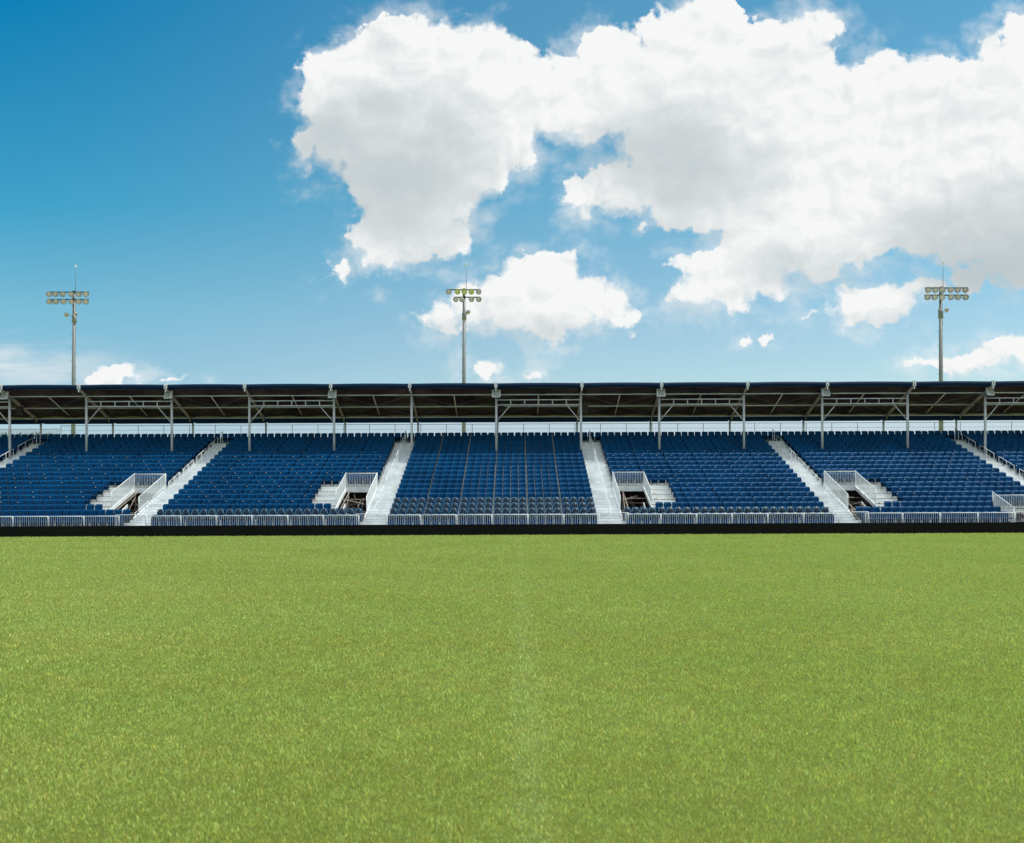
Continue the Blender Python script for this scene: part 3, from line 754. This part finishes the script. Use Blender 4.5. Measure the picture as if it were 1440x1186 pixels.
# square floodlights on alternate posts
NB = ['far left', 'second from the left', 'third from the left', 'centre', 'third from the right', 'second from the right', 'far right']
pf = None
for k, a in enumerate([-36.13,-24.56,-12.98,-1.40,10.23,21.86,33.49]):
    lab = f'square grey floodlight under the roof edge, {NB[k]} of seven'
    loc = (a+.02, 63.3, 9.62)
    if pf is None:
        pf = r = empty('floodlight', loc, lab, 'floodlight', 'square floodlights under the roof edge')
        m = MB(); m.box(loc[0]-.30, loc[0]+.30, 63.3, 63.42, 9.34, 9.90); m.build('housing', 'galvanised', r)
        m = MB(); m.box(loc[0]-.24, loc[0]+.24, 63.285, 63.299, 9.40, 9.84); m.build('glass', 'flood_face', r)
        m = MB()
        for q in range(1, 5):
            m.box(loc[0]-.24+.096*q-.008, loc[0]-.24+.096*q+.008, 63.275, 63.284, 9.40, 9.84)
        m.build('grille', 'galvanised_dark', r)
        m = MB(); m.tube((loc[0], 63.42, 9.62), (loc[0], 64.0, 9.5), .04); m.build('bracket', 'galvanised_dark', r)
    else: r = copy_tree(pf, loc, lab)
    r.rotation_euler = (R(-12), 0, R((3-k)*-7))
for k, (x, nm) in enumerate(((-36.0,'far left'),(-1.0,'centre'),(5.0,'right of centre'),(33.6,'far right'))):
    r = empty('loudspeaker', (x, 65.2, 8.7), f'small black loudspeaker hanging under the canopy, {nm}', 'loudspeaker', 'loudspeakers hanging under the canopy')
    MB().add([(x-.22,65.0,8.45),(x+.22,65.0,8.45),(x+.16,65.35,8.45),(x-.16,65.35,8.45),(x-.22,64.95,9.02),(x+.22,64.95,9.02),(x+.16,65.35,9.02),(x-.16,65.35,9.02)],
             [(0,3,2,1),(4,5,6,7),(0,1,5,4),(1,2,6,5),(2,3,7,6),(3,0,4,7)]).build('cabinet', 'speaker_black', r)
    MB().tube((x, 65.2, 9.02), (x, 65.2, 9.25), .02).build('hanger', 'galvanised_dark', r)

# ------------------------------------------------------------------ light towers
def at(X, Y, D): return Vector(((X-PX)/F*D, D, EYE+(PY-Y)/F*D))
def tower(name_lab, D, xb, xt, ytop, rows, low, ant, lensr=.34, roll=.0040):
    def W_(X, Y):            # undo the small roll of the camera
        dx, dy = X-PX, Y-PY
        return at(PX+dx-roll*dy*-1*-1, PY+dy+roll*dx, D)
    top = W_(xt, ytop); bx = (xb-PX)/F*D
    r = empty('light_tower', (bx, D, 0), name_lab, 'light tower', 'light towers behind the stand')
    tx = top.x
    lean = (tx-bx)
    MB().tube((bx, D, 0), (tx, D, top.z-.3), .30, .17, 16).build('pole', 'tower_steel', r, True)
    for ri, (ybar, xs, sc) in enumerate(rows):
        a = W_(min(xs), ybar); b = W_(max(xs), ybar)
        arm = MB(); arm.bar((a.x-.1, D-.25, a.z), (b.x+.1, D-.25, b.z), .10, .13); arm.bar((tx, D, a.z), (tx, D-.3, a.z), .3, .3)
        arm.build('crossarm', 'tower_dark', r)
        for li, X in enumerate(xs):
            c = W_(X, ybar+4.2); c.y = D-.75
            yaw = sc[li][0]; mt = sc[li][1]
            d_ = Vector((math.sin(R(yaw)), -math.cos(R(yaw)), -.18)).normalized()
            h = MB(); h.tube(c-d_*.34, c, .12, lensr, 16); h.tube(c, c+d_*.10, lensr+.01, lensr+.01, 16, cap=False); h.bar((c.x, D-.28, a.z), tuple(c-d_*.25), .07, .07)
            ho = h.build('lamp_head', 'tower_dark', r, True)
            MB().tube(c+d_*.055, c+d_*.075, lensr-.01, lensr-.01, 18).build('lens', mt, ho)
            MB().tube(c+d_*.0755, c+d_*.079, .1, .1, 12).build('reflector', 'tower_dark' if mt == 'x' else 'galvanised', ho)
    for X, Y in low:
        c = W_(X, Y); d_ = Vector((.3, -.8, -.45)).normalized()
        h = MB(); h.tube(c-d_*.3, c, .1, .28, 14); h.bar((tx, D, c.z-.2), tuple(c-d_*.2), .07, .07)
        h.tube(c, c+d_*.02, .26, .26, 14)
        h.build('low_lamp', 'lamp_lens', r, True)
    c = W_(xt+.5, low[0][1]+4); MB().tube((tx, D, c.z-.6), (tx, D, c.z+.2), .27, .27, 12).build('collar', 'tower_steel', r, True)
    a = W_(ant[0], ytop); b = W_(ant[0]+.3, ant[1])
    an = MB().tube(a, b, .035, .02, 6).build('lightning_rod', 'tower_steel', r, True)
    m = MB(); m.tube(b-Vector((0,0,.16)), b, .05, .14, 10); m.tube(b, b+Vector((0,0,.16)), .14, .05, 10); m.build('finial', 'galvanised', an, True)
    # climbing pegs
    m = MB(); z = 3.
    while z < top.z-3:
        f = z/top.z; x = bx+lean*f; s_ = 1 if int(z/.8) % 2 else -1
        m.tube((x, D, z), (x+s_*.42, D, z), .02, n=5); z += .8
    m.build('climbing_pegs', 'tower_steel', r)
G, Yl = 'lamp_lens', 'lamp_lens_yellow'
tower('tall steel light tower with twelve round lamps at the far left', 110, 102.2, 104.3, 411,
      [(411.8, [73.5,82.5,92.5,104.5,115,125], [(35,G)]*3+[(25,G),(15,G),(0,G)]), (422.2, [74,83,93.5,104.8,115,125], [(35,G)]*3+[(22,G),(12,G),(0,G)])],
      [(93.5,443),(105.5,442)], (106, 375))
tower('steel light tower with nine lamps, some yellowish, behind the centre section', 110, 652, 652.6, 408.5,
      [(408.4, [631.5,644,653.5,663.2,673.5], [(20,G),(0,Yl),(0,Yl),(0,Yl),(-10,G)]), (419, [641.5,650,663.5,673.8], [(5,G),(5,G),(0,G),(-10,G)])],
      [(658.5,439),(654,441)], (655.5, 372.5))
tower('tall steel light tower with twelve round lamps at the far right', 102, 1323.7, 1322.8, 405.5,
      [(406, [1300.8,1310.8,1320.5,1332.5,1342.3,1353], [(0,G)]*3+[(-25,G)]*3), (416.2, [1300,1309.8,1320,1333,1342.8,1353.3], [(0,G),(0,G),(0,G),(-25,G),(-30,G),(-30,G)])],
      [(1331.8,436.5),(1322,437)], (1326, 369))

# ------------------------------------------------------------------ trees behind the stand
def tree(x, y, h, rad, label, n=2600, seed=1):
    rr = random.Random(seed)
    r = empty('broadleaf_tree', (x, y, 0), label, 'tree', 'trees beyond the stand')
    m = MB(); m.tube((x, y, 0), (x+.3, y, h*.45), .35, .22, 10); m.tube((x+.3, y, h*.45), (x-.2, y+.3, h*.8), .22, .08, 8)
    for q in range(9):
        a = rr.uniform(0, 6.28); z0 = h*rr.uniform(.35, .6); e = (x+math.cos(a)*rad*.75, y+math.sin(a)*rad*.75, z0+h*rr.uniform(.1, .3))
        m.tube((x+.15, y, z0), e, .12, .03, 6)
    m.build('trunk', 'bark', r, True)
    cl = []
    for q in range(26):
        a = rr.uniform(0, 6.28); rr_ = rad*math.sqrt(rr.random())*.9; zz = h*.42+h*.5*rr.random()*(1-.35*(rr_/rad)**2)
        cl.append((x+math.cos(a)*rr_, y+math.sin(a)*rr_, zz, rad*rr.uniform(.18, .34)))
    m = MB()
    for q in range(n):
        c = rr.choice(cl); d_ = Vector((rr.gauss(0,1), rr.gauss(0,1), rr.gauss(0,.8))).normalized()*c[3]*rr.uniform(.5, 1.08)
        p = Vector(c[:3])+d_; s_ = rr.uniform(.14, .30)
        u = Vector((rr.gauss(0,1), rr.gauss(0,1), rr.gauss(0,1))).normalized(); v = u.orthogonal().normalized()
        m.add([p-u*s_, p+v*s_*.5, p+u*s_, p-v*s_*.5], [(0,1,2,3)])
    m.build('crown', 'leaf', r)
def palm(x, y, h, label, seed=3):
    rr = random.Random(seed); r = empty('palm_tree', (x, y, 0), label, 'tree', 'trees beyond the stand')
    MB().tube((x, y, 0), (x+.2, y, h), .28, .18, 10).build('trunk', 'bark', r, True)
    m = MB()
    for q in range(26):
        a = rr.uniform(0, 6.28); L = rr.uniform(1.8, 2.6); up = rr.uniform(.2, 1.3)
        prev = Vector((x+.2, y, h))
        for s_ in range(1, 9):
            f = s_/8; p = Vector((x+.2+math.cos(a)*L*f, y+math.sin(a)*L*f, h+up*f*1.6-1.9*f*f))
            m.tube(prev, p, .03, .02, 4)
            side = Vector((-math.sin(a), math.cos(a), 0))
            for sg in (-1, 1):
                l = .55*(1-.6*abs(f-.4)); e = p+side*sg*l*.7+Vector((0,0,-.35*l))+(p-prev)*1.2
                m.add([prev, p, e], [(0,1,2)])
            prev = p
    m.build('fronds', 'palm_leaf', r)
tree(-75.7, 132, 13.9, 4.6, 'tall yellowish-green tree above the guard rail at the far left', seed=2)
tree(-71.4, 136, 14.2, 3.4, 'rounded green tree beside the far left tree, behind the dense railing', seed=5)
tree(-82, 140, 13.8, 5.0, 'broad dark tree at the outer left beyond the stand', seed=9)
tree(-66.7, 130, 12.6, 3.0, 'lower tree just left of the left light tower pole', n=1800, seed=11)
palm(-4.4, 130, 11.7, 'palm tree whose tips just clear the top row near the centre', 3)
palm(-6.8, 133, 11.6, 'second palm whose tips show faintly beside the centre light tower', 4)
